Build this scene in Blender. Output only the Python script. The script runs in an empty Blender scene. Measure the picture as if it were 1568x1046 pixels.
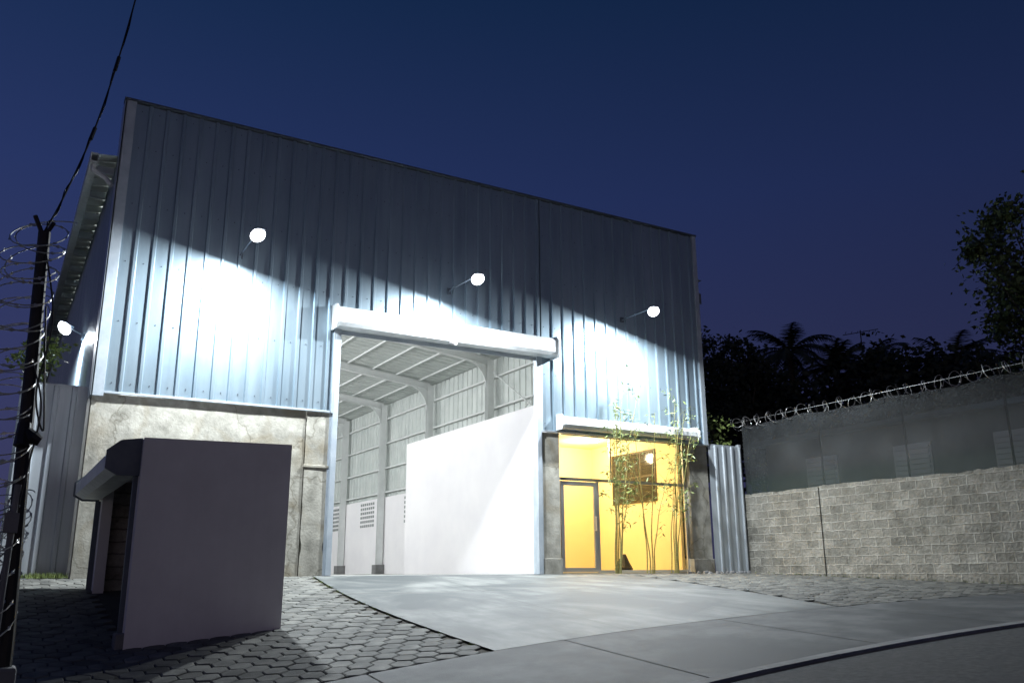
import bpy, math, random
from mathutils import Vector, Matrix, noise
random.seed(7)
scene=bpy.context.scene
COL=scene.collection

# ------------------------------------------------------------ helpers
class M:
    def __init__(s): s.v=[];s.f=[];s.m=[]
    def face(s,pts,m=0):
        i=len(s.v); s.v+= [tuple(p) for p in pts]; s.f.append(tuple(range(i,i+len(pts)))); s.m.append(m)
    def box(s,x0,x1,y0,y1,z0,z1,m=0):
        i=len(s.v)
        s.v+=[(x0,y0,z0),(x1,y0,z0),(x1,y1,z0),(x0,y1,z0),(x0,y0,z1),(x1,y0,z1),(x1,y1,z1),(x0,y1,z1)]
        for q in [(0,3,2,1),(4,5,6,7),(0,1,5,4),(1,2,6,5),(2,3,7,6),(3,0,4,7)]:
            s.f.append(tuple(i+k for k in q)); s.m.append(m)
    def prism(s,poly,fn,a,b,m=0):
        n=len(poly); i=len(s.v)
        s.v+=[tuple(fn(p,a)) for p in poly]+[tuple(fn(p,b)) for p in poly]
        s.f.append(tuple(range(i,i+n))); s.m.append(m)
        s.f.append(tuple(range(i+2*n-1,i+n-1,-1))); s.m.append(m)
        for k in range(n):
            k2=(k+1)%n; s.f.append((i+k,i+k2,i+n+k2,i+n+k)); s.m.append(m)
    def tube(s,pts,rad,sides=6,m=0,cap=True):
        pts=[Vector(p) for p in pts]
        if not isinstance(rad,(list,tuple)): rad=[rad]*len(pts)
        i=len(s.v); prev=None
        for k,p in enumerate(pts):
            d=(pts[min(k+1,len(pts)-1)]-pts[max(k-1,0)])
            if d.length<1e-9: d=Vector((0,0,1))
            d.normalize()
            if prev is None:
                a=d.orthogonal().normalized()
            else:
                a=(prev-d*prev.dot(d))
                a=a.normalized() if a.length>1e-6 else d.orthogonal().normalized()
            prev=a; b=d.cross(a)
            for j in range(sides):
                t=2*math.pi*j/sides
                s.v.append(tuple(p+(a*math.cos(t)+b*math.sin(t))*rad[k]))
        for k in range(len(pts)-1):
            for j in range(sides):
                j2=(j+1)%sides
                s.f.append((i+k*sides+j,i+k*sides+j2,i+(k+1)*sides+j2,i+(k+1)*sides+j)); s.m.append(m)
        if cap:
            s.f.append(tuple(i+j for j in range(sides-1,-1,-1))); s.m.append(m)
            e=i+(len(pts)-1)*sides
            s.f.append(tuple(e+j for j in range(sides))); s.m.append(m)
    def obj(s,name,mats,parent=None,smooth=False,bevel=0):
        me=bpy.data.meshes.new(name); me.from_pydata(s.v,[],s.f); 
        if not isinstance(mats,(list,tuple)): mats=[mats]
        for mt in mats: me.materials.append(mt)
        me.polygons.foreach_set('material_index',s.m)
        if smooth: me.polygons.foreach_set('use_smooth',[True]*len(s.f))
        me.update()
        o=bpy.data.objects.new(name,me); COL.objects.link(o)
        if parent: o.parent=parent
        if bevel:
            b=o.modifiers.new('b','BEVEL'); b.width=bevel; b.segments=2; b.limit_method='ANGLE'
        return o
def empty(name):
    o=bpy.data.objects.new(name,None); COL.objects.link(o); return o

# ------------------------------------------------------------ materials
def newmat(name):
    m=bpy.data.materials.new(name); m.use_nodes=True; nt=m.node_tree
    return m,nt,nt.nodes['Principled BSDF']
def N(nt,t,**k):
    n=nt.nodes.new(t)
    for a,b in k.items(): setattr(n,a,b)
    return n
def mat(name,c1,c2=None,rough=.6,metal=0,scale=3,bump=0,bscale=40,detail=6,sx=(1,1,1),ramp=(.35,.65),bdist=.01,c3=None,c3s=.27,c3r=(.48,.68),spec=.5,streak=0,ssx=(7,7,.35),crack=0):
    m,nt,P=newmat(name); L=nt.links.new
    tc=N(nt,'ShaderNodeTexCoord'); mp=N(nt,'ShaderNodeMapping'); mp.inputs['Scale'].default_value=sx
    L(tc.outputs['Object'],mp.inputs['Vector'])
    P.inputs['Roughness'].default_value=rough; P.inputs['Metallic'].default_value=metal
    P.inputs['Specular IOR Level'].default_value=spec
    if c2 is None: P.inputs['Base Color'].default_value=(*c1,1)
    else:
        nz=N(nt,'ShaderNodeTexNoise'); nz.inputs['Scale'].default_value=scale; nz.inputs['Detail'].default_value=detail; nz.inputs['Roughness'].default_value=.62
        L(mp.outputs[0],nz.inputs['Vector'])
        r=N(nt,'ShaderNodeValToRGB'); r.color_ramp.elements[0].position=ramp[0]; r.color_ramp.elements[1].position=ramp[1]
        r.color_ramp.elements[0].color=(*c1,1); r.color_ramp.elements[1].color=(*c2,1)
        L(nz.outputs['Fac'],r.inputs['Fac'])
        out=r.outputs[0]
        if c3:
            n2=N(nt,'ShaderNodeTexNoise'); n2.inputs['Scale'].default_value=scale*c3s; n2.inputs['Detail'].default_value=8; n2.inputs['Distortion'].default_value=.6
            L(tc.outputs['Object'],n2.inputs['Vector'])
            r2=N(nt,'ShaderNodeValToRGB'); r2.color_ramp.elements[0].position=c3r[0]; r2.color_ramp.elements[1].position=c3r[1]
            L(n2.outputs['Fac'],r2.inputs['Fac'])
            mx=N(nt,'ShaderNodeMixRGB'); L(r2.outputs[0],mx.inputs[0]); L(out,mx.inputs[1]); mx.inputs[2].default_value=(*c3,1)
            out=mx.outputs[0]
        if streak:
            m3=N(nt,'ShaderNodeMapping'); m3.inputs['Scale'].default_value=ssx; L(tc.outputs['Object'],m3.inputs['Vector'])
            n3=N(nt,'ShaderNodeTexNoise'); n3.inputs['Scale'].default_value=1; n3.inputs['Detail'].default_value=7; L(m3.outputs[0],n3.inputs['Vector'])
            r3=N(nt,'ShaderNodeValToRGB'); r3.color_ramp.elements[0].position=.35; r3.color_ramp.elements[1].position=.6
            k=1-streak; r3.color_ramp.elements[0].color=(k,k,k,1); L(n3.outputs['Fac'],r3.inputs['Fac'])
            mx=N(nt,'ShaderNodeMixRGB'); mx.blend_type='MULTIPLY'; mx.inputs[0].default_value=1; L(out,mx.inputs[1]); L(r3.outputs[0],mx.inputs[2]); out=mx.outputs[0]
        if crack:
            n5=N(nt,'ShaderNodeTexNoise'); n5.inputs['Scale'].default_value=2.5; n5.inputs['Detail'].default_value=6; L(tc.outputs['Object'],n5.inputs['Vector'])
            vm=N(nt,'ShaderNodeVectorMath',operation='MULTIPLY_ADD'); L(n5.outputs['Color'],vm.inputs[0]); vm.inputs[1].default_value=(.7,.7,.7); L(tc.outputs['Object'],vm.inputs[2])
            vo=N(nt,'ShaderNodeTexVoronoi'); vo.feature='DISTANCE_TO_EDGE'; vo.inputs['Scale'].default_value=crack; L(vm.outputs[0],vo.inputs['Vector'])
            r5=N(nt,'ShaderNodeValToRGB'); r5.color_ramp.elements[0].position=0; r5.color_ramp.elements[1].position=.010; r5.color_ramp.elements[0].color=(.6,.58,.54,1)
            L(vo.outputs['Distance'],r5.inputs['Fac'])
            mx=N(nt,'ShaderNodeMixRGB'); mx.blend_type='MULTIPLY'; mx.inputs[0].default_value=1; L(out,mx.inputs[1]); L(r5.outputs[0],mx.inputs[2]); out=mx.outputs[0]
        L(out,P.inputs['Base Color'])
    if bump:
        b=N(nt,'ShaderNodeTexNoise'); b.inputs['Scale'].default_value=bscale; b.inputs['Detail'].default_value=8
        L(tc.outputs['Object'],b.inputs['Vector'])
        bp=N(nt,'ShaderNodeBump'); bp.inputs['Strength'].default_value=bump; bp.inputs['Distance'].default_value=bdist
        L(b.outputs['Fac'],bp.inputs['Height']); L(bp.outputs[0],P.inputs['Normal'])
    return m
def emis(name,c,s):
    m,nt,P=newmat(name); P.inputs['Base Color'].default_value=(*c,1)
    P.inputs['Emission Color'].default_value=(*c,1); P.inputs['Emission Strength'].default_value=s
    return m

zinc=mat('zinc_panel',(.25,.335,.40),(.33,.42,.48),rough=.33,metal=.6,scale=1.3,sx=(1.2,1.2,.25),bump=.2,bscale=2.2,bdist=.02,streak=.08)
zinc_in=mat('zinc_interior',(.45,.485,.475),(.55,.58,.565),rough=.5,metal=.2,scale=1.2)
zinc_left=mat('zinc_fence',(.46,.52,.57),(.58,.63,.67),rough=.45,metal=.3,scale=1.6,sx=(1,1,.3),streak=.15)
trim=mat('galvanised_trim',(.38,.44,.50),(.48,.54,.59),rough=.45,metal=.4,scale=3)
darktrim=mat('dark_trim',(.08,.10,.13),(.12,.14,.17),rough=.5,metal=.5,scale=3)
shutter=mat('shutter_housing_paint',(.55,.58,.60),(.66,.69,.70),rough=.5,scale=4,streak=.12)
concw=mat('cast_concrete',(.21,.205,.175),(.42,.41,.36),rough=.92,scale=3.2,detail=12,bump=.5,bscale=22,bdist=.012,c3=(.25,.225,.17),c3s=.45,c3r=(.5,.66),ramp=(.32,.66),streak=.22,ssx=(2.5,2.5,.9),crack=.4)
concl=mat('concrete_light',(.15,.155,.16),(.22,.22,.22),rough=.85,scale=3,bump=.3,bscale=60,bdist=.004,c3=(.13,.13,.13))
drive=mat('driveway_concrete',(.060,.070,.070),(.17,.178,.17),rough=.66,scale=1.5,detail=12,bump=.6,bscale=80,bdist=.006,c3=(.05,.058,.060),c3s=.35,c3r=(.46,.62),sx=(1.5,.4,1),ramp=(.36,.62),crack=.16)
walk=mat('sidewalk_concrete',(.050,.056,.058),(.115,.12,.12),rough=.75,scale=1.8,detail=12,bump=.6,bscale=80,bdist=.006,c3=(.045,.05,.053),c3s=.35,c3r=(.46,.62),ramp=(.36,.62))  # darker than the driveway: falloff of lamp light towards the street, painted in
floorin=mat('interior_floor',(.36,.36,.35),(.45,.45,.43),rough=.45,scale=1)
white=mat('white_plaster',(.75,.73,.76),(.80,.78,.80),rough=.85,scale=.8,bump=.08,bscale=25)
boxpaint=mat('box_plaster',(.66,.64,.65),(.74,.72,.73),rough=.9,scale=1.2,bump=.25,bscale=60,bdist=.004,streak=.03)
steelw=mat('painted_steel_light',(.58,.60,.60),(.66,.68,.68),rough=.5,scale=2)
asph=mat('asphalt',(.028,.031,.034),(.07,.073,.075),rough=.9,scale=14,bump=.9,bscale=120,bdist=.01,c3=(.045,.047,.05))
earth=mat('dark_earth',(.035,.032,.028),(.07,.065,.05),rough=1,scale=4,bump=.5,bscale=20,bdist=.05)
black=mat('black_metal',(.012,.012,.014),rough=.5,metal=.3)
rubber=mat('cable_rubber',(.008,.008,.008),rough=.6)
alu=mat('aluminium_frame',(.42,.43,.43),rough=.35,metal=.7)
yellow=mat('yellow_wall',(.86,.74,.44),(.88,.77,.48),rough=.75,scale=.8)
razor=mat('razor_wire_steel',(.5,.5,.49),(.65,.65,.63),rough=.4,metal=.6,scale=20)
leafd=mat('leaf_dark',(.045,.075,.02),(.11,.14,.04),rough=.6,scale=2)
leafs=mat('leaf_silhouette',(.02,.03,.02),(.035,.05,.03),rough=.8,scale=1)
leafb=mat('bamboo_leaf',(.12,.17,.05),(.22,.28,.08),rough=.5,scale=4)
bstem=mat('bamboo_stem',(.22,.22,.07),(.34,.32,.12),rough=.5,scale=6,sx=(1,1,4))
bark=mat('bark',(.05,.04,.03),(.09,.075,.06),rough=.95,scale=8,bump=.5,bscale=20)
lampglass=emis('lamp_glass',(.92,.96,1.0),9)
warmglass=emis('warm_lamp_glass',(1,.85,.6),8)
winglass=mat('dark_glass',(.02,.02,.02),rough=.1)

paver,nt,P=newmat('hex_paver'); L=nt.links.new
at=N(nt,'ShaderNodeVertexColor'); at.layer_name='tone'
tc=N(nt,'ShaderNodeTexCoord'); nz=N(nt,'ShaderNodeTexNoise'); nz.inputs['Scale'].default_value=5; nz.inputs['Detail'].default_value=8
L(tc.outputs['Object'],nz.inputs['Vector'])
r=N(nt,'ShaderNodeValToRGB'); r.color_ramp.elements[0].position=.3; r.color_ramp.elements[1].position=.7
r.color_ramp.elements[0].color=(.065,.068,.065,1); r.color_ramp.elements[1].color=(.17,.17,.155,1); L(nz.outputs['Fac'],r.inputs['Fac'])
mx=N(nt,'ShaderNodeMixRGB'); mx.blend_type='MULTIPLY'; mx.inputs[0].default_value=1
L(r.outputs[0],mx.inputs[1]); L(at.outputs['Color'],mx.inputs[2]); L(mx.outputs[0],P.inputs['Base Color']); P.inputs['Roughness'].default_value=.8
b=N(nt,'ShaderNodeTexNoise'); b.inputs['Scale'].default_value=70; L(tc.outputs['Object'],b.inputs['Vector'])
bp=N(nt,'ShaderNodeBump'); bp.inputs['Strength'].default_value=.5; bp.inputs['Distance'].default_value=.008; L(b.outputs['Fac'],bp.inputs['Height']); L(bp.outputs[0],P.inputs['Normal'])

def blockmat(name,ax,c1,c2,cm,w=.4,h=.2):
    m,nt,P=newmat(name); L=nt.links.new
    tc=N(nt,'ShaderNodeTexCoord'); sp=N(nt,'ShaderNodeSeparateXYZ'); cb=N(nt,'ShaderNodeCombineXYZ')
    L(tc.outputs['Object'],sp.inputs[0]); L(sp.outputs[ax],cb.inputs[0]); L(sp.outputs['Z'],cb.inputs[1])
    nz0=N(nt,'ShaderNodeTexNoise'); nz0.inputs['Scale'].default_value=6; nz0.inputs['Detail'].default_value=4; L(tc.outputs['Object'],nz0.inputs['Vector'])
    vm=N(nt,'ShaderNodeVectorMath',operation='MULTIPLY_ADD'); L(nz0.outputs['Color'],vm.inputs[0]); vm.inputs[1].default_value=(.06,.06,0); L(cb.outputs[0],vm.inputs[2])
    br=N(nt,'ShaderNodeTexBrick'); br.inputs['Scale'].default_value=1; br.inputs['Brick Width'].default_value=w; br.inputs['Row Height'].default_value=h
    br.inputs['Mortar Size'].default_value=.016; br.inputs['Mortar Smooth'].default_value=.5
    br.inputs['Color1'].default_value=(*c1,1); br.inputs['Color2'].default_value=(*c2,1); br.inputs['Mortar'].default_value=(*cm,1)
    L(vm.outputs[0],br.inputs['Vector'])
    nz=N(nt,'ShaderNodeTexNoise'); nz.inputs['Scale'].default_value=2.6; nz.inputs['Detail'].default_value=12; nz.inputs['Roughness'].default_value=.78
    L(tc.outputs['Object'],nz.inputs['Vector'])
    rr=N(nt,'ShaderNodeValToRGB'); rr.color_ramp.elements[0].position=.34; rr.color_ramp.elements[1].position=.64
    rr.color_ramp.elements[0].color=(.52,.52,.49,1); rr.color_ramp.elements[1].color=(1.2,1.2,1.18,1); L(nz.outputs['Fac'],rr.inputs['Fac'])
    mx=N(nt,'ShaderNodeMixRGB'); mx.blend_type='MULTIPLY'; mx.inputs[0].default_value=1
    L(br.outputs['Color'],mx.inputs[1]); L(rr.outputs[0],mx.inputs[2]); L(mx.outputs[0],P.inputs['Base Color'])
    P.inputs['Roughness'].default_value=.95
    nb=N(nt,'ShaderNodeTexNoise'); nb.inputs['Scale'].default_value=16; nb.inputs['Detail'].default_value=10; L(tc.outputs['Object'],nb.inputs['Vector'])
    ma=N(nt,'ShaderNodeMath',operation='MULTIPLY_ADD'); L(nb.outputs['Fac'],ma.inputs[0]); ma.inputs[1].default_value=1.6
    mi=N(nt,'ShaderNodeMath',operation='MULTIPLY'); mi.inputs[0].default_value=.9; L(br.outputs['Fac'],mi.inputs[1]); L(mi.outputs[0],ma.inputs[2])
    bp=N(nt,'ShaderNodeBump'); bp.inputs['Strength'].default_value=.9; bp.inputs['Distance'].default_value=.022
    L(ma.outputs[0],bp.inputs['Height']); L(bp.outputs[0],P.inputs['Normal'])
    return m
blockw=blockmat('concrete_block_surface','Y',(.28,.27,.24),(.19,.185,.165),(.36,.35,.315))
blocki=blockmat('inner_block','Y',(.40,.37,.35),(.36,.34,.32),(.22,.21,.19))
net,nt,P=newmat('shade_net'); L=nt.links.new
P.inputs['Roughness'].default_value=.75
tc=N(nt,'ShaderNodeTexCoord'); sp=N(nt,'ShaderNodeSeparateXYZ'); L(tc.outputs['Object'],sp.inputs[0])
nn=N(nt,'ShaderNodeTexNoise'); nn.inputs['Scale'].default_value=1.3; nn.inputs['Detail'].default_value=6; L(tc.outputs['Object'],nn.inputs['Vector'])
rp=N(nt,'ShaderNodeValToRGB'); rp.color_ramp.elements[0].position=.3; rp.color_ramp.elements[0].color=(.015,.018,.020,1); rp.color_ramp.elements[1].position=.7; rp.color_ramp.elements[1].color=(.036,.041,.044,1)
L(nn.outputs['Fac'],rp.inputs['Fac'])
zr=N(nt,'ShaderNodeMapRange'); zr.inputs['From Min'].default_value=2.35; zr.inputs['From Max'].default_value=2.6; zr.inputs['To Min'].default_value=.45; zr.inputs['To Max'].default_value=0; L(sp.outputs['Z'],zr.inputs['Value'])
mg=N(nt,'ShaderNodeMixRGB'); L(zr.outputs[0],mg.inputs[0]); L(rp.outputs[0],mg.inputs[1]); mg.inputs[2].default_value=(.008,.028,.018,1); L(mg.outputs[0],P.inputs['Base Color'])
tr=N(nt,'ShaderNodeBsdfTransparent'); ms=N(nt,'ShaderNodeMixShader'); ms.inputs[0].default_value=.80
L(tr.outputs[0],ms.inputs[1]); L(P.outputs[0],ms.inputs[2]); L(ms.outputs[0],nt.nodes['Material Output'].inputs['Surface'])
glass,nt,P=newmat('clear_glass'); L=nt.links.new
gl=N(nt,'ShaderNodeBsdfGlossy'); gl.inputs['Roughness'].default_value=.03; tr=N(nt,'ShaderNodeBsdfTransparent'); tr.inputs[0].default_value=(.95,.97,.96,1)
fr=N(nt,'ShaderNodeFresnel'); ms=N(nt,'ShaderNodeMixShader'); L(fr.outputs[0],ms.inputs[0]); L(tr.outputs[0],ms.inputs[1]); L(gl.outputs[0],ms.inputs[2]); L(ms.outputs[0],nt.nodes['Material Output'].inputs['Surface'])

# ------------------------------------------------------------ terrain
YC=-11.2; YS=-8.85
def g(x,y):
    s=.026+.107*math.exp(-(x-.2)/6) if x>0 else .1335
    return s*max(min(y,0),YC)
def lerp(a,b,t): return a+(b-a)*t
def sheet(m,xl,xr,y0,y1,nx,ny,off,mi=0):
    i=len(m.v)
    for j in range(ny+1):
        y=lerp(y0,y1,j/ny); a=xl(y); b=xr(y)
        for k in range(nx+1):
            x=lerp(a,b,k/nx); m.v.append((x,y,g(x,y)+off))
    for j in range(ny):
        for k in range(nx):
            q=i+j*(nx+1)+k; m.f.append((q,q+1,q+nx+2,q+nx+1)); m.m.append(mi)
m=M()
xs=[-400,-150,-60,-30,-15,-8,-4,-2,-1]+[i*.5 for i in range(0,60)]+[32,36,45,60,100,200,400]
ys=[YC-.001,-10,-9,-8,-7,-6,-5,-4,-3,-2,-1,0,5,20,40,80,200,500]
for y in ys:
    for x in xs: m.v.append((x,y,g(x,y)-.06))
for j in range(len(ys)-1):
    for k in range(len(xs)-1):
        q=j*len(xs)+k; m.f.append((q,q+1,q+len(xs)+1,q+len(xs))); m.m.append(0)
m.obj('ground',earth,smooth=True)
m=M(); ys=[-400,-100,-40,-20,-14,-11.36]
for y in ys:
    for x in xs: m.v.append((x,y,g(x,YC)-.035-(.002*abs(y+11.38) if y>-20 else .02)))
for j in range(len(ys)-1):
    for k in range(len(xs)-1):
        q=j*len(xs)+k; m.f.append((q,q+1,q+len(xs)+1,q+len(xs))); m.m.append(0)
m.obj('street_road',asph,smooth=True)
m=M()
x=-30
while x<45:
    x2=x+1.0
    a,b=g(x,YC),g(x2,YC)
    i=len(m.v)
    for (xx,zz) in ((x,a),(x2-.008,b)):
        m.v+=[(xx,-11.38,zz-.25),(xx,-11.375,zz-.02),(xx,-11.35,zz+.0),(xx,-11.205,zz+.004),(xx,-11.2,zz-.25)]
    for q in range(4): m.f.append((i+q,i+q+5,i+q+6,i+q+1)); m.m.append(0)
    m.f.append((i+4,i+3,i+2,i+1,i)); m.m.append(0); m.f.append((i+5,i+6,i+7,i+8,i+9)); m.m.append(0)
    x=x2
m.obj('kerb',concl)
m=M(); x=-12
while x<40:
    w=2.35
    sheet(m,lambda y:x,lambda y:x+w-.02,-11.195,YS-.01,6,4,0)
    x+=w
m.obj('sidewalk_pavement',walk)
DL=lambda y: 4.35+(y)*(.8/8.85)- (.25*math.sin(max(0,min(1,-y/8.85))*math.pi))
DR=lambda y: 12.0+ y*(2.95/8.85)
m=M()
rows=[(-8.84,-6.1),(-6.092,-3.1),(-3.092,-.01)]
for (a,b_) in rows:
    for c in range(3):
        sheet(m,lambda y,c=c:lerp(DL(y),DR(y),c/3)+.003,lambda y,c=c:lerp(DL(y),DR(y),(c+1)/3)-.003,a,b_,8,8,0.0)
m.obj('driveway',drive,smooth=False)
def pavers(name,inside,x0,x1,y0,y1,R=.145):
    m=M(); tones=[]
    dx=R*math.sqrt(3); dy=R*1.5; j=0; y=y0
    while y<y1:
        x=x0+(dx/2 if j%2 else 0)
        while x<x1:
            if inside(x,y):
                t=random.uniform(.55,1.2); tz=random.uniform(-.005,.005); ta=random.uniform(-.02,.02); tb=random.uniform(-.02,.02)
                i=len(m.v)
                for rr,dz in ((R-.005,-.03),(R-.007,-.008),(R-.019,0)):
                    for k in range(6):
                        a=math.pi/6+k*math.pi/3; px=rr*math.cos(a); py=rr*math.sin(a)
                        m.v.append((x+px,y+py,g(x+px,y+py)+dz+tz+px*ta+py*tb))
                for ring in range(2):
                    for k in range(6):
                        k2=(k+1)%6; m.f.append((i+ring*6+k,i+ring*6+k2,i+ring*6+6+k2,i+ring*6+6+k)); m.m.append(0); tones.append(t)
                m.f.append(tuple(i+12+k for k in range(6))); m.m.append(0); tones.append(t)
            x+=dx
        y+=dy; j+=1
    o=m.obj(name,paver); me=o.data
    ca=me.color_attributes.new('tone','FLOAT_COLOR','CORNER')
    li=0
    for p_,t in zip(me.polygons,tones):
        for _ in p_.loop_indices:
            ca.data[li].color=(t,t,t*.98,1); li+=1
pavers('hexagonal_paving',lambda x,y: x<DL(y)-.12 and not(.25<x<2.0 and -5.9<y<-1.4),-5,4.6,YS+.14,-.14)
pavers('hexagonal_paving',lambda x,y: x>DR(y)+.12,8.8,16.2,YS+.14,-.14)
m=M(); sheet(m,lambda y:-5.2,lambda y:DL(y)-.01,YS+.01,-.01,24,18,-.025); sheet(m,lambda y:DR(y)+.01,lambda y:16.28,YS+.01,-.01,24,18,-.025)
m.obj('paving_sand_bed',earth)
# grass tufts and litter at the edges of the paving
m=M(); random.seed(77)
def tuft(x,y,n,h):
    z=g(x,y)-.01
    for _ in range(n):
        a=random.uniform(0,6.28); r_=random.uniform(0,.05); bx=x+r_*math.cos(a); by=y+r_*math.sin(a); hh=h*random.uniform(.5,1.2)
        lx=random.gauss(0,.35)*hh; ly=random.gauss(0,.35)*hh; w_=.004
        m.face([(bx-w_,by,z),(bx+w_,by,z),(bx+lx,by+ly,z+hh)])
for k in range(60): tuft(random.uniform(-1.1,-.05),random.uniform(.0,.25),14,.10)
for k in range(70): tuft(random.uniform(16.1,16.26),random.uniform(-8,-.2),9,.07)
for k in range(40):
    y=random.uniform(-8.6,-.3); tuft(DL(y)-random.uniform(0,.06),y,6,.03)
m.obj('weeds',leafb)

# ------------------------------------------------------------ warehouse
WH=empty('warehouse_building')
W=15.0; HT=9.27; ZB=3.35; X1=4.58; X2=9.72; ZO=5.11
def corr(m,a0,a1,z0,z1,fn,pitch=.33,flat=.245,h=.032,off=0,mi=0,nz=1):
    prof=[]; a=a0-off
    while a<a1:
        for d,o in ((0,0),(flat,0),(flat+.018,h),(pitch-.018,h)):
            if a0<=a+d<=a1: prof.append((a+d,o))
        a+=pitch
    if prof[0][0]>a0+1e-4: prof.insert(0,(a0,prof[0][1]))
    if prof[-1][0]<a1-1e-4: prof.append((a1,prof[-1][1]))
    i=len(m.v); n=len(prof)
    for k in range(nz+1):
        z=lerp(z0,z1,k/nz)
        for (aa,o) in prof: m.v.append(fn(aa,o,z))
    for k in range(nz):
        for j in range(n-1):
            q=i+k*n+j; m.f.append((q,q+1,q+n+1,q+n)); m.m.append(mi)
fac=lambda a,o,z:(a,-.05-o-.006*noise.noise(Vector((a*1.1,z*.8,0))),z)
m=M()
corr(m,.17,X1-.02,ZB-.02,HT-.02,fac,nz=16,h=.042)
corr(m,X1-.02,X2+.02,ZO+.2,HT-.02,fac,off=.1,nz=12,h=.042)
corr(m,X2+.02,W-.1,ZB-.02,HT-.02,fac,off=.22,nz=16,h=.042)
m.obj('facade_panels',zinc,WH)
m=M()
for z in (3.5,4.7,5.9,7.1,8.3,9.1):
    x=.3
    while x<14.8:
        if not(X1-.1<x<X2+.1 and z<5.7): m.box(x-.008,x+.008,-.066,-.049,z-.008,z+.008)
        x+=.33
m.obj('panel_screws',darktrim,WH)
m=M()
m.box(0-.03,.18,-.10,-.02,ZB-.12,HT)
m.box(-.035,0,-.10,.35,ZB-.12,HT)
m.box(W-.10,W+.03,-.1,-.02,ZB-.05,HT)
m.box(W+.03,W+.035,-.1,.35,ZB-.05,HT)
m.box(.18,X1-.02,-.1,-.03,ZB-.06,ZB-.02)
m.box(X2,W-.1,-.1,-.03,ZB-.06,ZB-.02)
m.box(X1-.05,X1+.04,-.115,.1,ZB-.07,5.35)
m.box(X2-.06,X2+.06,-.115,.1,ZB-.07,5.35)
m.obj('corner_and_jamb_trim',trim,WH,bevel=.005)
m=M(); m.box(-.05,W+.05,-.13,.12,HT,HT+.045); m.obj('parapet_cap',darktrim,WH,bevel=.005)
m=M()
m.box(0,X1,.0,.1,ZB,HT-.01); m.box(X1,X2,.0,.1,5.2,HT-.01); m.box(X2,W,.0,.1,ZB+.05,HT-.01)
m.obj('facade_backing',zinc_in,WH)
def rough_wall(name,x0,x1,y0,y1,z0,z1,mt,amp=.012,step=.12,parent=WH,chip=0):
    m=M(); nx=max(2,int((x1-x0)/step)); nz=max(2,int((z1-z0)/step))
    for k in range(nz+1):
        for j in range(nx+1):
            x=lerp(x0,x1,j/nx); z=lerp(z0,z1,k/nz)
            d=noise.noise(Vector((x*1.6,z*1.6,x0)))*amp
            e=1 if 0<j<nx and k<nz else .3
            if chip and j in (0,nx): x+= (1 if j==0 else -1)*max(0,noise.noise(Vector((z*2.7,x0,1))))*chip
            m.v.append((x,y0+d*e,z))
    for k in range(nz):
        for j in range(nx):
            q=k*(nx+1)+j; m.f.append((q,q+1,q+nx+2,q+nx+1)); m.m.append(0)
    m.box(x0+.02,x1-.02,y0+.03,y1,z0,z1)
    return m.obj(name,mt,parent,smooth=True)
rough_wall('concrete_wall',0.0,X1-.55,-.02,.2,-.3,ZB-.06,concw,.008)
rough_wall('concrete_door_column',X1-.54,X1-.05,-.05,.3,-.1,ZB-.07,concw,.012,.06,WH,.05)
m=M(); m.box(X1-.06,X1-.01,-.06,.32,0,ZB-.07); m.box(X2+.02,X2+.07,-.06,.32,0,ZB-.07); m.obj('shutter_guides',trim,WH,bevel=.004)
rough_wall('concrete_center_column',X2+.075,10.27,-.04,.3,-.1,ZB-.07,concw,.008,.06)
rough_wall('concrete_corner_column',14.36,W,-.04,.3,-.1,ZB-.07,concw,.012,.06)
m=M(); m.box(X2+.06,10.3,-.07,.3,-.1,.35); m.box(14.33,W+.02,-.08,.3,-.1,.35); m.obj('column_plinths',concw,WH,bevel=.01)
m=M(); m.box(X1-.565,X1-.03,-.072,-.04,2.13,2.19); m.obj('column_collar',concw,WH,bevel=.01)
def housing(name,x0,x1,z0,z1,d,parent):
    m=M(); f=lambda p,t:(t,p[0],p[1])
    poly=[(-.06,z1),(-.06-d*.75,z1-.03),(-.06-d,z1-.12),(-.06-d,z0+.08),(-.06-d+.05,z0),(-.06,z0)]
    m.prism(poly,f,x0,x1)
    for xx in (x0-.04,x1):
        m.prism([(-.055,z1+.04),(-.08-d*.75,z1+.02),(-.09-d,z1-.1),(-.09-d,z0+.06),(-.03-d,z0-.04),(-.055,z0-.04)],f,xx,xx+.04)
    n=int((x1-x0)/1.2)
    for k in range(1,n): 
        xx=lerp(x0,x1,k/n); m.box(xx-.004,xx+.004,-.06-d-.004,-.06-d,z0+.08,z1-.12)
    return m.obj(name,shutter,parent,bevel=.006)
housing('main_shutter_housing',X1-.08,X2+.32,ZO,ZO+.47,.38,WH)
housing('shop_shutter_housing',10.2,14.45,ZB+.03,ZB+.34,.32,WH)
m=M(); m.box(X1,X2,-.07,-.045,ZO-.10,ZO-.005); m.box(X1-.01,X1+.1,-.12,-.02,.0,ZO); m.box(X2-.1,X2+.01,-.12,-.02,.0,ZO)
m.obj('shutter_bottom_bar_and_rails',trim,WH,bevel=.004)
m=M(); m.box(7.1,7.16,-.56,-.44,5.03,5.07); m.tube([(7.13,-.6,5.0),(7.11,-.75,4.97)],.035,10); m.obj('security_camera',white,WH)
m=M(); m.box(W+.035,W+.16,-.05,.08,7.3,7.6); m.obj('junction_box',darktrim,WH)

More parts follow.
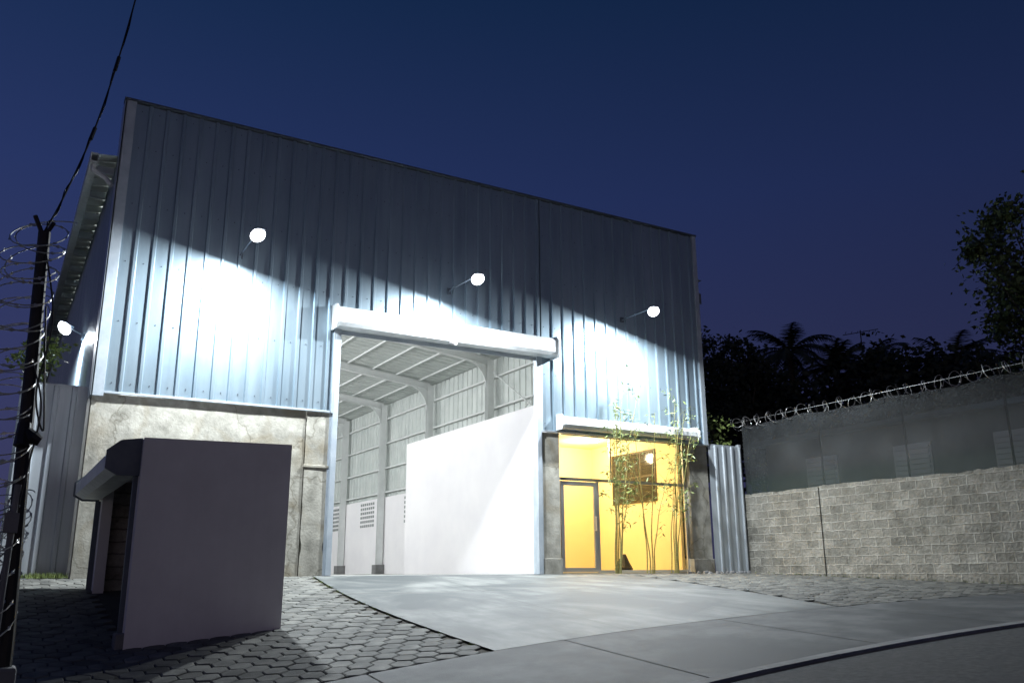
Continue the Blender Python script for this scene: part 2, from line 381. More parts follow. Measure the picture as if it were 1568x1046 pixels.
m=M(); YB=33
corr(m,.3,YB,ZB,8.05,lambda a,o,z:(-.01-o,a,z)); m.obj('side_panels_left',zinc,WH)
m=M(); m.box(0,.15,.2,YB,-.1,ZB); m.obj('side_wall_left',concw,WH)
m=M(); m.box(.0,.05,.1,YB,ZB,8.1); m.box(14.95,14.975,.1,YB,8.0,8.1); m.obj('eave_closure',zinc_in,WH)
m=M(); corr(m,.3,YB,3.55,8.1,lambda a,o,z:(14.92+o,a,z),h=.03,pitch=.42,flat=.32); m.obj('side_panels_right',zinc_in,WH)
m=M(); m.box(14.80,15.02,.31,YB,-.1,3.55); m.box(14.98,15.02,.31,YB,3.55,8.1); m.obj('side_wall_right',white,WH)
m=M(); m.box(0,W,YB,YB+.15,-.1,9.0); m.obj('back_wall',zinc_in,WH)
m=M(); m.box(.0,W,-.0,YB,-.3,0.0); m.obj('floor_slab',floorin,WH)
rz=lambda x: 8.12+.12*(7.5-abs(x-7.5))
for sgn,nm in ((0,'roof_sheet_left'),(1,'roof_sheet_right')):
    m=M(); a,b_=(-.38,7.5) if not sgn else (7.5,15.38)
    corr(m,.12,YB+.2,0,1,lambda p,o,t,a=a,b_=b_:(lerp(a,b_,t),p,rz(lerp(a,b_,t))+o),pitch=.42,flat=.32); m.obj(nm,zinc_in,WH)
m=M()
f=lambda p,t:(p[0],t,p[1])
m.prism([(-.37,8.1),(-.50,8.1),(-.50,8.08),(-.385,8.08),(-.385,7.93),(-.50,7.93),(-.50,8.1),(-.52,8.1),(-.52,7.91),(-.37,7.91)],f,.15,YB)
m.tube([(-.44,.3,7.92),(-.44,.3,7.8),(-.2,.25,7.65),(-.08,.22,7.5)],.05,8)
m.obj('gutter',shutter,WH)
m=M(); y=.5
while y<YB: m.box(-.36,-.05,y,y+.07,7.86,8.0); y+=1.35
m.obj('eave_brackets',trim,WH)
frames=[.6,5.9,11.3,16.7,22.0,27.3,32.4]
for fi,y in enumerate(frames):
    m=M()
    for xc,sg in ((14.62,-1),(.38,1)):
        a,b_=sorted((xc-.14,xc+.14))
        m.box(a,b_,y-.11,y-.095,.42,8.0); m.box(a,b_,y+.095,y+.11,.42,8.0); m.box(xc-.012,xc+.012,y-.094,y+.094,.42,8.0)
        m.box(xc-.25,xc+.25,y-.25,y+.25,0.0,.42,1)
        pts=[]; 
        xin=xc+sg*.14
        pts.append((xin,6.9))
        for k in range(9):
            t=k/8*math.pi/2; L0=1.15
            pts.append((xin+sg*L0*(1-math.cos(t)), 6.9+ (rz(xin+sg*L0)-.33-6.9)*math.sin(t)))
        pts.append((xin+sg*1.15,rz(xin+sg*1.15)-.1)); pts.append((xin,rz(xin)-.1))
        if sg<0: pts=pts[::-1]
        m.prism(pts,lambda p,t:(p[0],t,p[1]),y-.02,y+.02)
    for s0,s1 in ((.38,7.5),(7.5,14.62)):
        for (o0,o1,wd) in ((-.36,-.345,.1),(-.085,-.07,.1),(-.345,-.085,.012)):
            i=len(m.v)
            for x in (s0,s1):
                m.v+=[(x,y-wd,rz(x)+o0),(x,y+wd,rz(x)+o0),(x,y+wd,rz(x)+o1),(x,y-wd,rz(x)+o1)]
            for q in range(4):
                q2=(q+1)%4; m.f.append((i+q,i+q2,i+4+q2,i+4+q)); m.m.append(0)
    m.obj('portal_frame_%d'%(fi+1),[steelw,concl],WH)
m=M()
x=.9
while x<14.6:
    z=rz(x); m.box(x-.03,x+.03,.12,YB,z-.068,z-.004-.002); x+=1.1
for z in (3.75,4.9,6.1,7.3): m.box(14.76,14.90,.12,YB,z,z+.06); m.box(.05,.15,.12,YB,z,z+.06)
m.obj('purlins_and_girts',steelw,WH)
m=M()
for (a,b_) in ((5.9,11.3),(.6,5.9)):
    m.tube([(14.72,a,4.2),(14.72,b_,7.6)],.022,6); m.tube([(14.72,b_,4.2),(14.72,a,7.6)],.022,6)
m.obj('wind_braces',steelw,WH)
m=M()
for (ya,yb) in ((23.2,25.1),(17.9,19.6),(28.3,30.0)):
    for r_ in range(6):
        for c in range(7):
            yy=lerp(ya,yb,(c+.5)/7); zz=2.2+.21*(r_+.5); m.box(14.77,14.803,yy-.07,yy+.07,zz-.06,zz+.06)
m.obj('vent_block_openings',mat('vent_shadow',(.25,.27,.27)),WH)
m=M(); m.box(10.235,10.385,.33,9.0,0.001,4.15); m.obj('partition_wall',white,WH,bevel=.008)
m=M()
m.box(10.39,14.3,4.2,4.3,0.001,3.7); m.box(14.25,14.34,.3,4.2,0.001,3.7); m.box(10.388,10.42,.32,4.2,.001,3.7)
m.box(10.385,14.34,.1,4.3,3.66,3.72); m.obj('shop_room_walls',yellow,WH)
m=M(); m.box(10.28,14.36,.0,4.2,.001,.03); m.obj('shop_floor',mat('shop_floor_tile',(.5,.43,.3),rough=.3),WH)
m=M()
for c in range(3):
    for r_ in range(2):
        ya=1.2+c*.64; za=1.93+r_*.68; m.box(14.215,14.235,ya+.03,ya+.61,za+.03,za+.65,1)
        for q in range(1,5): m.box(14.20,14.222,ya+.03,ya+.61,za+.03+q*.125,za+.036+q*.125,0)
m.box(14.22,14.25,1.17,3.15,1.9,3.32,0)
m.obj('louvre_window',[mat('bronze_frame',(.07,.055,.03),rough=.5,metal=.3),winglass],WH)
m=M()
def fr_(x0,x1,z0,z1,y0=.12,y1=.18): m.box(x0,x1,y0,y1,z0,z1)
fr_(10.31,10.37,.03,3.36); fr_(14.29,14.35,.03,3.36); fr_(10.37,14.29,3.29,3.35); fr_(10.37,14.29,2.19,2.26); fr_(11.47,11.53,.03,2.19); fr_(11.53,14.29,.03,.08)
fr_(11.9,11.94,2.26,3.29)
for x0,x1 in ((10.40,10.49),(11.37,11.46)): fr_(x0,x1,.04,2.17,.115,.165)
fr_(10.49,11.37,.04,.14,.115,.165); fr_(10.49,11.37,2.07,2.17,.115,.165)
fr_(11.385,11.415,1.0,1.35,.05,.115)
m.obj('storefront_frame',alu,WH,bevel=.004)
m=M(); m.face([(10.37,.15,2.26),(14.29,.15,2.26),(14.29,.15,3.29),(10.37,.15,3.29)]); m.face([(11.53,.15,.08),(14.29,.15,.08),(14.29,.15,2.19),(11.53,.15,2.19)]); m.face([(10.49,.14,.14),(11.37,.14,.14),(11.37,.14,2.07),(10.49,.14,2.07)])
m.obj('storefront_glass',glass,WH)
m=M(); m.tube([(11.2,1.2,3.66),(11.2,1.2,3.61)],.14,16); m.tube([(13.2,2.6,3.66),(13.2,2.6,3.61)],.14,16); m.obj('shop_ceiling_lamps',warmglass,WH)

# ------------------------------------------------------------ lamps
def area(name,loc,n,power,size,color,parent):
    l=bpy.data.lights.new(name,'AREA'); l.energy=power; l.shape='DISK'; l.size=size; l.color=color
    o=bpy.data.objects.new(name,l); COL.objects.link(o); o.location=loc
    o.rotation_euler=Vector(n).to_track_quat('-Z','Y').to_euler(); o.parent=parent; return o
def floodlamp(base,tip,n,power,glassR=.14):
    E=empty('wall_street_lamp'); base=Vector(base); tip=Vector(tip); n=Vector(n).normalized()
    m=M(); d=(tip-base); 
    m.tube([base,base+d*.12+Vector((0,0,.03)),base+d*.6+Vector((0,0,.06)),tip+Vector((0,0,.11))],.016,8)
    pl=base; s=d.normalized()
    m.box(pl.x-.045,pl.x+.045,pl.y-.01,pl.y+.02,pl.z-.07,pl.z+.07)
    m.obj('arm',darktrim,E,smooth=False)
    m=M(); side=s.cross(Vector((0,0,1))).normalized(); up=-n
    rings=[(-.2,.03,.02),(-.14,.07,.03),(-.04,.10,.035),(.06,.10,.03),(.12,.06,.02),(.14,.02,.01)]
    for (t,w_,h_) in rings:
        for k in range(12):
            a=2*math.pi*k/12
            m.v.append(tuple(tip+s*t+side*(w_*math.cos(a))+up*(.115+h_*(math.sin(a)))))
    for r_ in range(len(rings)-1):
        for k in range(12):
            k2=(k+1)%12; m.f.append((r_*12+k,r_*12+k2,r_*12+12+k2,r_*12+12+k)); m.m.append(0)
    m.f.append(tuple(range(11,-1,-1))); m.m.append(0); m.f.append(tuple(60+k for k in range(12))); m.m.append(0)
    m.obj('head',darktrim,E,smooth=True)
    m=M(); rr=10
    for a in range(rr+1):
        th=-.75+a/rr*(math.pi/2+.75)
        for k in range(20):
            ph=2*math.pi*k/20
            m.v.append(tuple(tip+(s*math.cos(ph)+side*math.sin(ph))*glassR*math.cos(th)+n*(glassR*math.sin(th))))
    for a in range(rr):
        for k in range(20):
            k2=(k+1)%20; m.f.append((a*20+k,a*20+k2,a*20+20+k2,a*20+20+k)); m.m.append(0)
    m.obj('lens',lampglass,E,smooth=True)
    area('lamp_light',tip+n*(glassR+.02),n,power,.2,(.90,.96,1.0),E)
NV=(-.2,0,-1)
PW=900
floodlamp((2.45,-.08,6.40),(2.45,-1.45,6.37),NV,PW)
floodlamp((7.25,-.08,6.40),(7.25,-1.50,6.27),NV,PW)
floodlamp((12.31,-.08,6.42),(12.31,-1.35,6.32),NV,PW)
floodlamp((-.05,3.4,5.15),(-.45,3.4,5.3),(0,0,-1),420)
def bay(loc,power):
    E=empty('high_bay_lamp'); x,y,z=loc
    m=M(); m.tube([(x,y,z+.5),(x,y,z+.2)],.01,6); m.tube([(x,y,z+.22),(x,y,z+.12),(x,y,z)],[.05,.09,.2],16); m.obj('reflector',trim,E)
    m=M(); m.tube([(x,y,z+.005),(x,y,z-.02)],.17,16); m.obj('diffuser',emis('bay_glass',(1,.98,.95),8),E)
    l=bpy.data.lights.new('bay_light','POINT'); l.energy=power; l.shadow_soft_size=.15; l.color=(.98,.99,1)
    o=bpy.data.objects.new('bay_light',l); COL.objects.link(o); o.location=(x,y,z-.25); o.parent=E
bay((2.6,2.4,7.4),900); bay((2.6,9,7.4),900); bay((3.2,17,7.4),1350); bay((3.5,26,7.4),1400)
SR=empty('shop_lamp')
for loc in ((11.2,1.4,3.3),(13.0,2.8,3.3)):
    l=bpy.data.lights.new('shop_light','POINT'); l.energy=140; l.color=(1,.80,.50); l.shadow_soft_size=.12
    o=bpy.data.objects.new('shop_light',l); COL.objects.link(o); o.location=loc; o.parent=SR

# ------------------------------------------------------------ shutter enclosure in front
EN=empty('shutter_enclosure_box')
m=M(); f=lambda p,t:(p[0],t,p[1])
m.prism([(.2,-.95),(2.02,-.85),(2.03,1.70),(.2,1.67)],f,-6.0,-5.82); m.obj('front_wall',boxpaint,EN,bevel=.008)
m=M(); m.box(1.85,2.0,-5.815,-1.3,-.8,1.54); m.obj('right_wall',blocki,EN)
m=M(); m.box(.385,1.845,-1.45,-1.3,-.6,1.54); m.obj('rear_wall',blocki,EN)
m=M(); m.box(.22,2.0,-5.815,-1.3,1.55,1.63); m.box(.22,.38,-5.815,-5.6,-.8,1.545); m.box(.22,.38,-1.66,-1.3,-.6,1.545); m.obj('roof_and_posts',boxpaint,EN)
m=M(); 
m.prism([(.21,1.66),(-.03,1.62),(-.17,1.5),(-.17,1.32),(-.05,1.25),(.21,1.25)],f,-5.8,-1.35); m.obj('shutter_housing',shutter,EN,bevel=.005)
m=M(); m.prism([(.20,1.69),(-.05,1.65),(-.2,1.52),(-.2,1.3),(-.06,1.22),(.20,1.22)],f,-5.85,-5.805); m.prism([(.20,1.69),(-.05,1.65),(-.2,1.52),(-.2,1.3),(-.06,1.22),(.20,1.22)],f,-1.345,-1.3); m.box(.14,.215,-5.8,-5.74,-.85,1.22); m.box(.14,.215,-1.45,-1.39,-.45,1.22); m.obj('housing_ends_and_rails',darktrim,EN)
m=M(); m.box(.1,.4,-5.97,-5.7,-.95,-.62); m.obj('corner_footing',concl,EN,bevel=.02)

# ------------------------------------------------------------ left metal fence and gate
m=M(); corr(m,-1.12,-.04,-.05,3.42,lambda a,o,z:(a,.35-o,z),pitch=.3,flat=.2,h=.035); m.box(-1.12,-.04,.36,.41,3.38,3.46); m.box(-1.15,-1.10,.33,.42,-.1,3.46,1)
m.obj('metal_fence',[zinc_left,darktrim])
m=M(); corr(m,15.06,16.2,.02,3.32,lambda a,o,z:(a,-.05-o,z),pitch=.3,flat=.2,h=.035); m.box(15.05,16.22,-.02,.03,3.28,3.36); m.box(16.16,16.24,-.07,.03,0,3.4)
m.obj('metal_side_gate',zinc_left)

# ------------------------------------------------------------ block wall + net fence
XW=16.3
m=M(); ny=120
for k in range(ny+1):
    y=lerp(.1,-14,k/ny)
    t=2.06+.03*noise.noise(Vector((y*2,0,0)))+.025*noise.noise(Vector((y*9,0,0)))+.015*math.sin(y*1.3)
    for (x,z) in ((XW,-.6),(XW,t),(XW+.15,t),(XW+.15,-.6)):
        m.v.append((x+.01*noise.noise(Vector((y*3,z,5))) if x==XW else x,y,z))
for k in range(ny):
    for q in range(3): i=k*4+q; m.f.append((i,i+1,i+5,i+4)); m.m.append(0)
m.f.append((0,1,2,3)); m.m.append(0)
m.box(XW-.03,XW+.17,-2.55,-2.2,-.2,2.05); 
m.obj('concrete_block_wall',blockw)
NF=empty('shade_net_fence')
m=M(); ny=150; nz=12
for k in range(ny+1):
    y=lerp(0,-14,k/ny)
    for j in range(nz+1):
        z=lerp(2.0,3.92,j/nz)
        zz=z+ (.03*math.sin(y*2.3)+.02*math.sin(y*5.1))*(j/nz)
        d=.04*noise.noise(Vector((y*.9,z*1.5,0)))+.02*noise.noise(Vector((y*4,z*2,7)))
        m.v.append((XW+.10+d,y,zz))
for k in range(ny):
    for j in range(nz): i=k*(nz+1)+j; m.f.append((i,i+1,i+nz+2,i+nz+1)); m.m.append(0)
m.obj('net',net,NF,smooth=True)
m=M(); y=-.2
while y>-14:
    m.tube([(XW+.17,y,1.9),(XW+.17,y,3.95),(XW+.05,y,4.2)],.025,8); y-=2.4
m.tube([(XW+.14,0,3.9),(XW+.14,-14,3.9)],.012,6)
m.obj('posts',black,NF)
def razor_coil(m,path,R,pitch,wr=.004,barb=.02,step=14,e1=None,e2=None,wild=.22):
    P_=[Vector(p) for p in path]; pts=[]
    tot=sum((P_[i+1]-P_[i]).length for i in range(len(P_)-1)); n=int(tot/pitch*step)
    for k in range(n+1):
        s=k/n*tot; acc=0
        for i in range(len(P_)-1):
            l=(P_[i+1]-P_[i]).length
            if acc+l>=s or i==len(P_)-2: break
            acc+=l
        d=(P_[i+1]-P_[i]).normalized(); c=P_[i]+d*(s-acc)
        ref=Vector((0,0,1)) if abs(d.z)<.9 else Vector((1,0,0))
        if e1 is None: a=(ref-d*ref.dot(d)).normalized(); b_=d.cross(a)
        else: a,b_=Vector(e1),Vector(e2)
        ph=2*math.pi*k/step; rr=R*(1+wild*noise.noise(Vector((k*.07,0,0))))
        c=c+d*(.6*pitch*math.sin(ph*.5+k*.02))+Vector((.02*noise.noise(Vector((k*.11,3,0))),0,.03*noise.noise(Vector((k*.05,8,0)))))
        pts.append(c+(a*math.cos(ph)+b_*math.sin(ph))*rr)
    m.tube(pts,wr,3)
    for k in range(0,len(pts)-1,2):
        t=(pts[k+1]-pts[k]).normalized(); u=t.orthogonal().normalized()
        u.rotate(Matrix.Rotation(random.uniform(0,6.28),3,t))
        c=pts[k]; m.face([c-t*barb,c+u*barb*.6,c+t*barb,c-u*barb*.6])
m=M(); razor_coil(m,[(XW+.05,.3,4.02),(XW+.05,-5,4.0),(XW+.05,-9,4.08),(XW+.05,-14,4.12)],.15,.21,.005,.022,14,None,None,.6)
m.tube([(XW+.05,.2,4.05),(XW+.05,-14,4.12)],.004,4)
m.obj('razor_wire',razor)

# ------------------------------------------------------------ neighbour house
NH=empty('neighbour_house')
hw=mat('house_paint',(.22,.24,.24),(.28,.30,.30),rough=.9,scale=1)
m=M(); m.box(21,30,-9.5,3.5,-.5,4.1); m.obj('walls',hw,NH)
m=M(); f=lambda p,t:(p[0],t,p[1]); m.prism([(20.6,4.1),(30.4,4.1),(30.4,4.25),(25.5,4.7),(20.6,4.25)],f,-9.9,3.9); m.obj('roof',darktrim,NH)
m=M()
for y in (-7.5,-5.6,-2.6,.6):
    m.box(20.95,20.99,y,y+1.2,2.3,3.5)
    for k in range(8): m.box(20.9,20.95,y+.05,y+1.15,2.36+k*.14,2.44+k*.14)
m.obj('louvre_windows',mat('louvre_white',(.75,.77,.77)),NH)
m=M(); ax,ay,az=35.5,10.2,10.6
m.tube([(ax,ay,4),(ax,ay,az+1.2)],.03,6)
m.tube([(ax-.6,ay+.6,az+1.0),(ax+.6,ay-.6,az+1.2)],.02,5)
for k in range(6):
    t=-.5+k*.2; m.tube([(ax+t-.2,ay-t-.2,az+1.1),(ax+t+.2,ay-t+.2,az+1.1)],.012,4)
m.obj('tv_antenna',black)

# ------------------------------------------------------------ vegetation
def leaf(m,c,size,w=.5,mi=0,drop=0):
    d=Vector((random.gauss(0,1),random.gauss(0,1),random.gauss(0,.7)-drop)).normalized()
    s=d.orthogonal().normalized(); s.rotate(Matrix.Rotation(random.uniform(0,6.28),3,d))
    c=Vector(c); L_=size*random.uniform(.6,1.3)
    m.face([c,c+d*L_*.5+s*L_*w*.5,c+d*L_,c+d*L_*.5-s*L_*w*.5],mi)
def tree(name,base,h,crown,nleaf,size,lm,clumps=26,seed=1,trunk=.18,lobe=(.3,.6)):
    random.seed(seed); T=empty(name); m=M(); base=Vector(base)
    cc=Vector(crown[0]); cr=crown[1]
    top=Vector((cc.x,cc.y,cc.z-cr[2]*.4))
    m.tube([base,base.lerp(top,.4)+Vector((.15,.1,0)),base.lerp(top,.75)+Vector((-.1,.1,0)),top],[trunk,trunk*.8,trunk*.6,trunk*.45],9)
    cl=[]
    for k in range(clumps):
        while 1:
            v=Vector((random.uniform(-1,1),random.uniform(-1,1),random.uniform(-1,1)))
            if .25<v.length<1: break
        p=cc+Vector((v.x*cr[0],v.y*cr[1],v.z*cr[2])); cl.append((p,random.uniform(*lobe)))
        st=base.lerp(top,random.uniform(.6,1)); mid=st.lerp(p,.5)+Vector((random.uniform(-.3,.3),random.uniform(-.3,.3),random.uniform(0,.4)))
        m.tube([st,mid,p],[trunk*.3,trunk*.17,trunk*.05],5)
    m.obj('trunk_and_limbs',bark,T,smooth=True)
    m=M()
    for (p,r_) in cl:
        for _ in range(nleaf//clumps):
            v=Vector((random.gauss(0,.5),random.gauss(0,.5),random.gauss(0,.42)))*r_
            leaf(m,p+v,size,.55,0,.3)
    m.obj('foliage',lm,T)
tree('broadleaf_tree',(24.2,-5.3,-.5),8,((24.2,-5.2,8.1),(2.5,2.5,3.8)),12000,.19,leafd,62,3,.2,(.3,.85))
tree('garden_tree',(28.6,12.6,0),9,((28.3,12.8,8.6),(2.0,1.6,2.6)),7000,.24,leafs,30,5,.25,(.5,.9))
def palm(name,base,h,nf,L_,seed):
    random.seed(seed); T=empty(name); m=M(); b0=Vector(base)
    tp=b0+Vector((.3,.2,h)); m.tube([b0,b0.lerp(tp,.5)+Vector((.1,0,0)),tp],[.2,.16,.14],8); m.obj('trunk',bark,T)
    m=M()
    for k in range(nf):
        az=2*math.pi*k/nf+random.uniform(-.2,.2); el=random.uniform(-.1,1.2); pts=[]
        p=tp.copy(); d=Vector((math.cos(az)*math.cos(el),math.sin(az)*math.cos(el),math.sin(el)))
        n=12
        for q in range(n+1):
            pts.append(p.copy()); p=p+d*(L_/n); d=(d+Vector((0,0,-.13))).normalized()
        m.tube(pts,[.03*(1-q/(n+1)) for q in range(n+1)],3)
        for q in range(1,n):
            t=(pts[q+1]-pts[q]).normalized(); s=t.cross(Vector((0,0,1))).normalized()
            for sg in (-1,1):
                for qq in range(3):
                    c=pts[q].lerp(pts[q+1],qq/3); ll=.62*L_/2.4*math.sin(math.pi*(q+1)/(n+1.5))+.1
                    e=c+(s*sg*.8+t*.5+Vector((0,0,-.35+random.uniform(-.15,.15)))).normalized()*ll
                    m.face([c-t*.03,c+t*.05,e])
    m.obj('fronds',leafs,T)
palm('palm_tree',(33.2,12.9,0),11.0,26,2.6,11)
palm('palm_tree',(36.8,10.9,0),10.3,24,2.6,12)
palm('palm_tree',(35.0,11.6,0),10.0,22,2.2,13)
palm('palm_tree',(40.5,8.6,0),10.2,22,2.6,14)
random.seed(21); m=M()
for k in range(110):
    t=k/110; x=lerp(29,52,t)+random.uniform(-1,1); y=lerp(14,-2,t)+random.uniform(-1.2,1.2)
    top=8.6+1.3*noise.noise(Vector((t*9,1,0)))+t*1.8+random.uniform(-1.0,.6)
    for q in range(4):
        c=Vector((x,y,top-q*1.3))
        for _ in range(110):
            leaf(m,c+Vector((random.gauss(0,.6),random.gauss(0,.6),random.gauss(0,.5))),.34,.6)
for k in range(14):
    t=k/14; x=lerp(29,52,t); y=lerp(14,-2,t); m.tube([(x,y,0),(x,y,7)],.15,6)
m.obj('distant_trees',leafs)

def bamboo(name,stems,leaves,seed):
    random.seed(seed); T=empty(name); m=M(); lm=M()
    for (x,y,h,lx,ly) in stems:
        pts=[]; r=[]
        n=14
        for k in range(n+1):
            t=k/n; pts.append(Vector((x+lx*t**1.7+.015*math.sin(t*17+x*9),y+ly*t**1.5,h*t))); r.append(lerp(.019,.006,t))
        m.tube(pts,r,6)
        for k in range(5,n+1):
            if random.random()<.75:
                a=random.uniform(0,6.28); d=Vector((math.cos(a),math.sin(a),.7))*random.uniform(.15,.45)
                c=pts[k]; m.tube([c,c+d*.6,c+d],[.004,.003,.002],4)
                for q in range(leaves):
                    p=c+d*random.uniform(.4,1.05)+Vector((random.gauss(0,.05),random.gauss(0,.05),random.gauss(0,.05)))
                    leaf(lm,p,.13,.22,0,.5)
    m.obj('stems',bstem,T); lm.obj('leaves',leafb,T)
bamboo('bamboo_plant',[(11.55,-.5,4.5,.1,-.1),(11.6,-.5,4.9,.35,.0),(11.62,-.55,3.6,-.25,-.2),(11.7,-.45,4.3,.6,-.1),(11.5,-.5,3.9,.0,-.3),(11.66,-.5,2.6,.5,0)],13,31)
bamboo('bamboo_plant',[(12.45,-.5,3.6,-.35,-.1),(12.5,-.55,3.2,-.6,0),(12.6,-.5,3.9,.15,-.2),(12.65,-.5,2.4,.5,-.1)],5,32)
bamboo('bamboo_plant',[(13.3,-.5,3.9,.3,-.1),(13.4,-.5,4.2,.1,-.1),(13.45,-.45,3.4,.4,-.3),(13.35,-.5,4.0,.55,0),(13.2,-.5,3.1,.4,0)],13,33)
def shrub(name,c,r,n,size,lm,seed):
    random.seed(seed); m=M(); c=Vector(c)
    for k in range(10):
        e=c+Vector((random.uniform(-1,1)*r[0],random.uniform(-1,1)*r[1],random.uniform(-.6,1)*r[2]))
        m.tube([(c.x,c.y,c.z-r[2]),(c+e)/2,e],[.012,.008,.004],4,1)
        for _ in range(n//10): leaf(m,e+Vector((random.gauss(0,.12),random.gauss(0,.12),random.gauss(0,.12))),size,.5)
    m.obj(name,[lm,bark])
shrub('climbing_plant',(15.8,.35,3.6),(.6,.2,.5),420,.13,leafb,41)
shrub('fence_plant',(-.95,1.2,3.85),(.3,.3,.5),380,.12,leafb,42)
m=M(); random.seed(5)
m.tube([(12.8,.9,.03),(12.8,.9,.12),(12.82,.92,.3),(12.85,.9,.48)],[.22,.24,.15,.03],9); m.obj('basalt_rock',black,None)
m=M(); random.seed(6)
for k in range(40):
    x=random.uniform(13.8,16.2); y=random.uniform(-.5,-.12); r_=random.uniform(.02,.06); z=g(x,y)
    m.tube([(x,y,z-.01),(x+.01,y,z+r_*.6),(x,y,z+r_*1.1)],[r_,r_*.9,r_*.3],6)
m.obj('loose_stones',concl)

# ------------------------------------------------------------ pole
PO=empty('utility_pole')
m=M(); m.tube([(-1.12,-11,-1.5),(-1.14,-11,-.35),(-1.24,-11,2.34)],[.055,.052,.04],12); 
m.tube([(-1.24,-11,2.3),(-1.19,-11,2.42)],.015,6); m.tube([(-1.24,-11,2.3),(-1.31,-11,2.45)],.015,6)
m.tube([(-1.19,-11.07,.95),(-1.14,-11.1,.9),(-1.10,-11.1,.88)],[.03,.045,.03],8)
m.tube([(-1.2,-11.05,1.0),(-1.2,-11.08,.85)],[.04,.05],8)
m.obj('pole',black,PO)
m=M(); m.tube([(-1.2,-11.1,-.35),(-1.19,-11.1,.6)],.02,8); m.box(-1.24,-1.16,-11.16,-11.05,.3,.42); m.obj('conduit',concl,PO)
m=M(); m.box(-1.24,-1.06,-11.1,-10.9,-1.6,-.5); m.obj('footing',concl,PO,bevel=.02)
m=M()
def cab(pts,r):
    P_=[Vector(p) for p in pts]; o=[]
    for i in range(len(P_)-1):
        p0=P_[max(i-1,0)];p1=P_[i];p2=P_[i+1];p3=P_[min(i+2,len(P_)-1)]
        for k in range(8):
            t=k/8; o.append(.5*((2*p1)+(-p0+p2)*t+(2*p0-5*p1+4*p2-p3)*t*t+(-p0+3*p1-3*p2+p3)*t**3))
    o.append(P_[-1]); m.tube(o,r,6)
    return o
o=cab([(-1.24,-11,2.35),(-1.14,-10.75,2.75),(-.96,-10.3,3.65),(-.78,-9.85,5.0),(-.51,-9.2,7.6),(-.2,-8.5,11)],.007)
pts=[p+Vector((.012*math.cos(i*1.1),0,.012*math.sin(i*1.1))) for i,p in enumerate(o)]; m.tube(pts,.004,5)
for i in (14,20,27): m.tube([o[i],o[i+1]],.016,6)
cab([(-1.22,-11.05,2.2),(-1.12,-11.1,1.7),(-1.16,-11.1,1.2),(-1.09,-11.12,.95),(-1.13,-11.1,1.35),(-1.17,-11.05,1.8)],.006)
cab([(-1.2,-11.06,1.4),(-1.12,-11.1,1.1),(-1.15,-11.1,.7),(-1.2,-11.1,.2),(-1.24,-11.08,-.2)],.006)
m.obj('cables',rubber,PO)
m=M(); razor_coil(m,[(-1.22,-11,2.40),(-1.31,-11.0,2.0),(-1.34,-11,1.4),(-1.33,-11,.6),(-1.3,-11,-.3)],.18,.085,.005,.022,20,(.95,.1,.28),(-.15,.75,.62),.4)
razor_coil(m,[(-1.16,-10.9,.55),(-1.2,-10.95,-.2)],.08,.06,.004,.018,14,(.95,.1,.28),(-.15,.55,.82))
m.obj('razor_wire_coil',razor,PO)

# ------------------------------------------------------------ world
w=bpy.data.worlds.new('World'); scene.world=w; w.use_nodes=True; nt=w.node_tree; L=nt.links.new
bg=nt.nodes['Background']
tc=N(nt,'ShaderNodeTexCoord'); sp=N(nt,'ShaderNodeSeparateXYZ'); L(tc.outputs['Generated'],sp.inputs[0])
r=N(nt,'ShaderNodeValToRGB'); e=r.color_ramp.elements
e[0].position=0; e[0].color=(.036,.036,.082,1); e[1].position=.95; e[1].color=(.0022,.009,.034,1)
for pos,c in ((.2,(.026,.031,.090)),(.40,(.0155,.027,.093)),(.6,(.0060,.0185,.060))):
    q=e.new(pos); q.color=(*c,1)
L(sp.outputs['Z'],r.inputs['Fac'])
dt=N(nt,'ShaderNodeVectorMath',operation='DOT_PRODUCT'); dt.inputs[1].default_value=(-.75,.66,0); L(tc.outputs['Generated'],dt.inputs[0])
mr=N(nt,'ShaderNodeMapRange'); mr.inputs['From Min'].default_value=-.6; mr.inputs['From Max'].default_value=.9; mr.inputs['To Min'].default_value=.65; mr.inputs['To Max'].default_value=1.45; L(dt.outputs['Value'],mr.inputs['Value'])
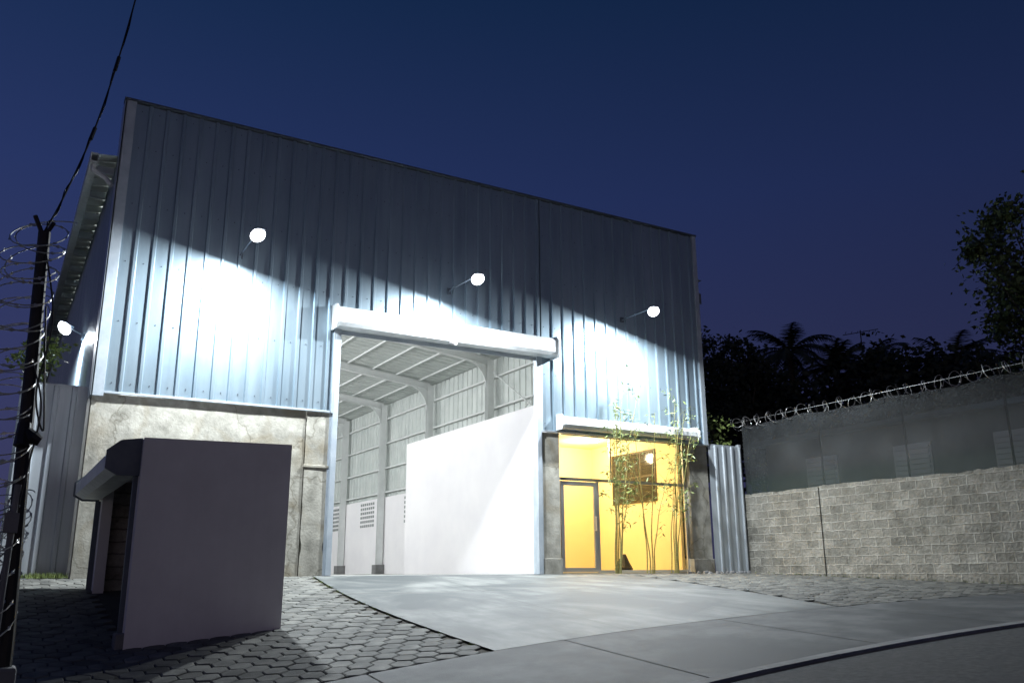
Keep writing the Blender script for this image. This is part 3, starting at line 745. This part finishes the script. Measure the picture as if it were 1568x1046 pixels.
# glow added low in the unseen sky behind the camera, to brighten the enclosure front
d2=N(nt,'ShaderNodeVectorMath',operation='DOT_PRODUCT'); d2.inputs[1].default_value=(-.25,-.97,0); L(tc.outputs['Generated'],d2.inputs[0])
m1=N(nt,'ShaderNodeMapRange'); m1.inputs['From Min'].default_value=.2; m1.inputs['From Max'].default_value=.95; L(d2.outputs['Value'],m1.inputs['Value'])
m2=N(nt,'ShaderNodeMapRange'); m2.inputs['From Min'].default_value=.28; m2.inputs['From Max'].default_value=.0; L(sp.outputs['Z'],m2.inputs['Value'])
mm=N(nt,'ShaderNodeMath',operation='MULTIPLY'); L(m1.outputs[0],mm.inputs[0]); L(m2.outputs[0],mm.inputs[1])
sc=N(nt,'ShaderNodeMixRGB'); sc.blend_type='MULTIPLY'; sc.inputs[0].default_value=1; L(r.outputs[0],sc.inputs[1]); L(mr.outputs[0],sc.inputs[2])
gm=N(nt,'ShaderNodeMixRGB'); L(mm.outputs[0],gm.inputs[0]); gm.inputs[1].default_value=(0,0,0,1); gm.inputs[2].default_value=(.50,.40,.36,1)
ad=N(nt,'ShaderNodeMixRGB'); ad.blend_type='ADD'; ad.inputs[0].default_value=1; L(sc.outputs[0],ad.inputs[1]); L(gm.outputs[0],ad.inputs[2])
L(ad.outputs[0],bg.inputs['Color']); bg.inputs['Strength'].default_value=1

# ------------------------------------------------------------ camera
cam=bpy.data.cameras.new('Camera'); co=bpy.data.objects.new('Camera',cam); COL.objects.link(co)
Rv=Vector((.8625,-.5060,-.0058)); Fv=Vector((.4904,.8330,.2562)).normalized(); Uv=Rv.cross(Fv).normalized(); Rv=Fv.cross(Uv).normalized()
mt=Matrix((Rv,Uv,-Fv)).transposed().to_4x4(); mt.translation=Vector((-1.308,-17.502,.043)); co.matrix_world=mt
cam.sensor_width=36; cam.lens=36*1332.1/1568; cam.clip_end=2000; cam.clip_start=.05
scene.camera=co
scene.view_settings.view_transform='Standard'; scene.view_settings.look='None'; scene.view_settings.exposure=0
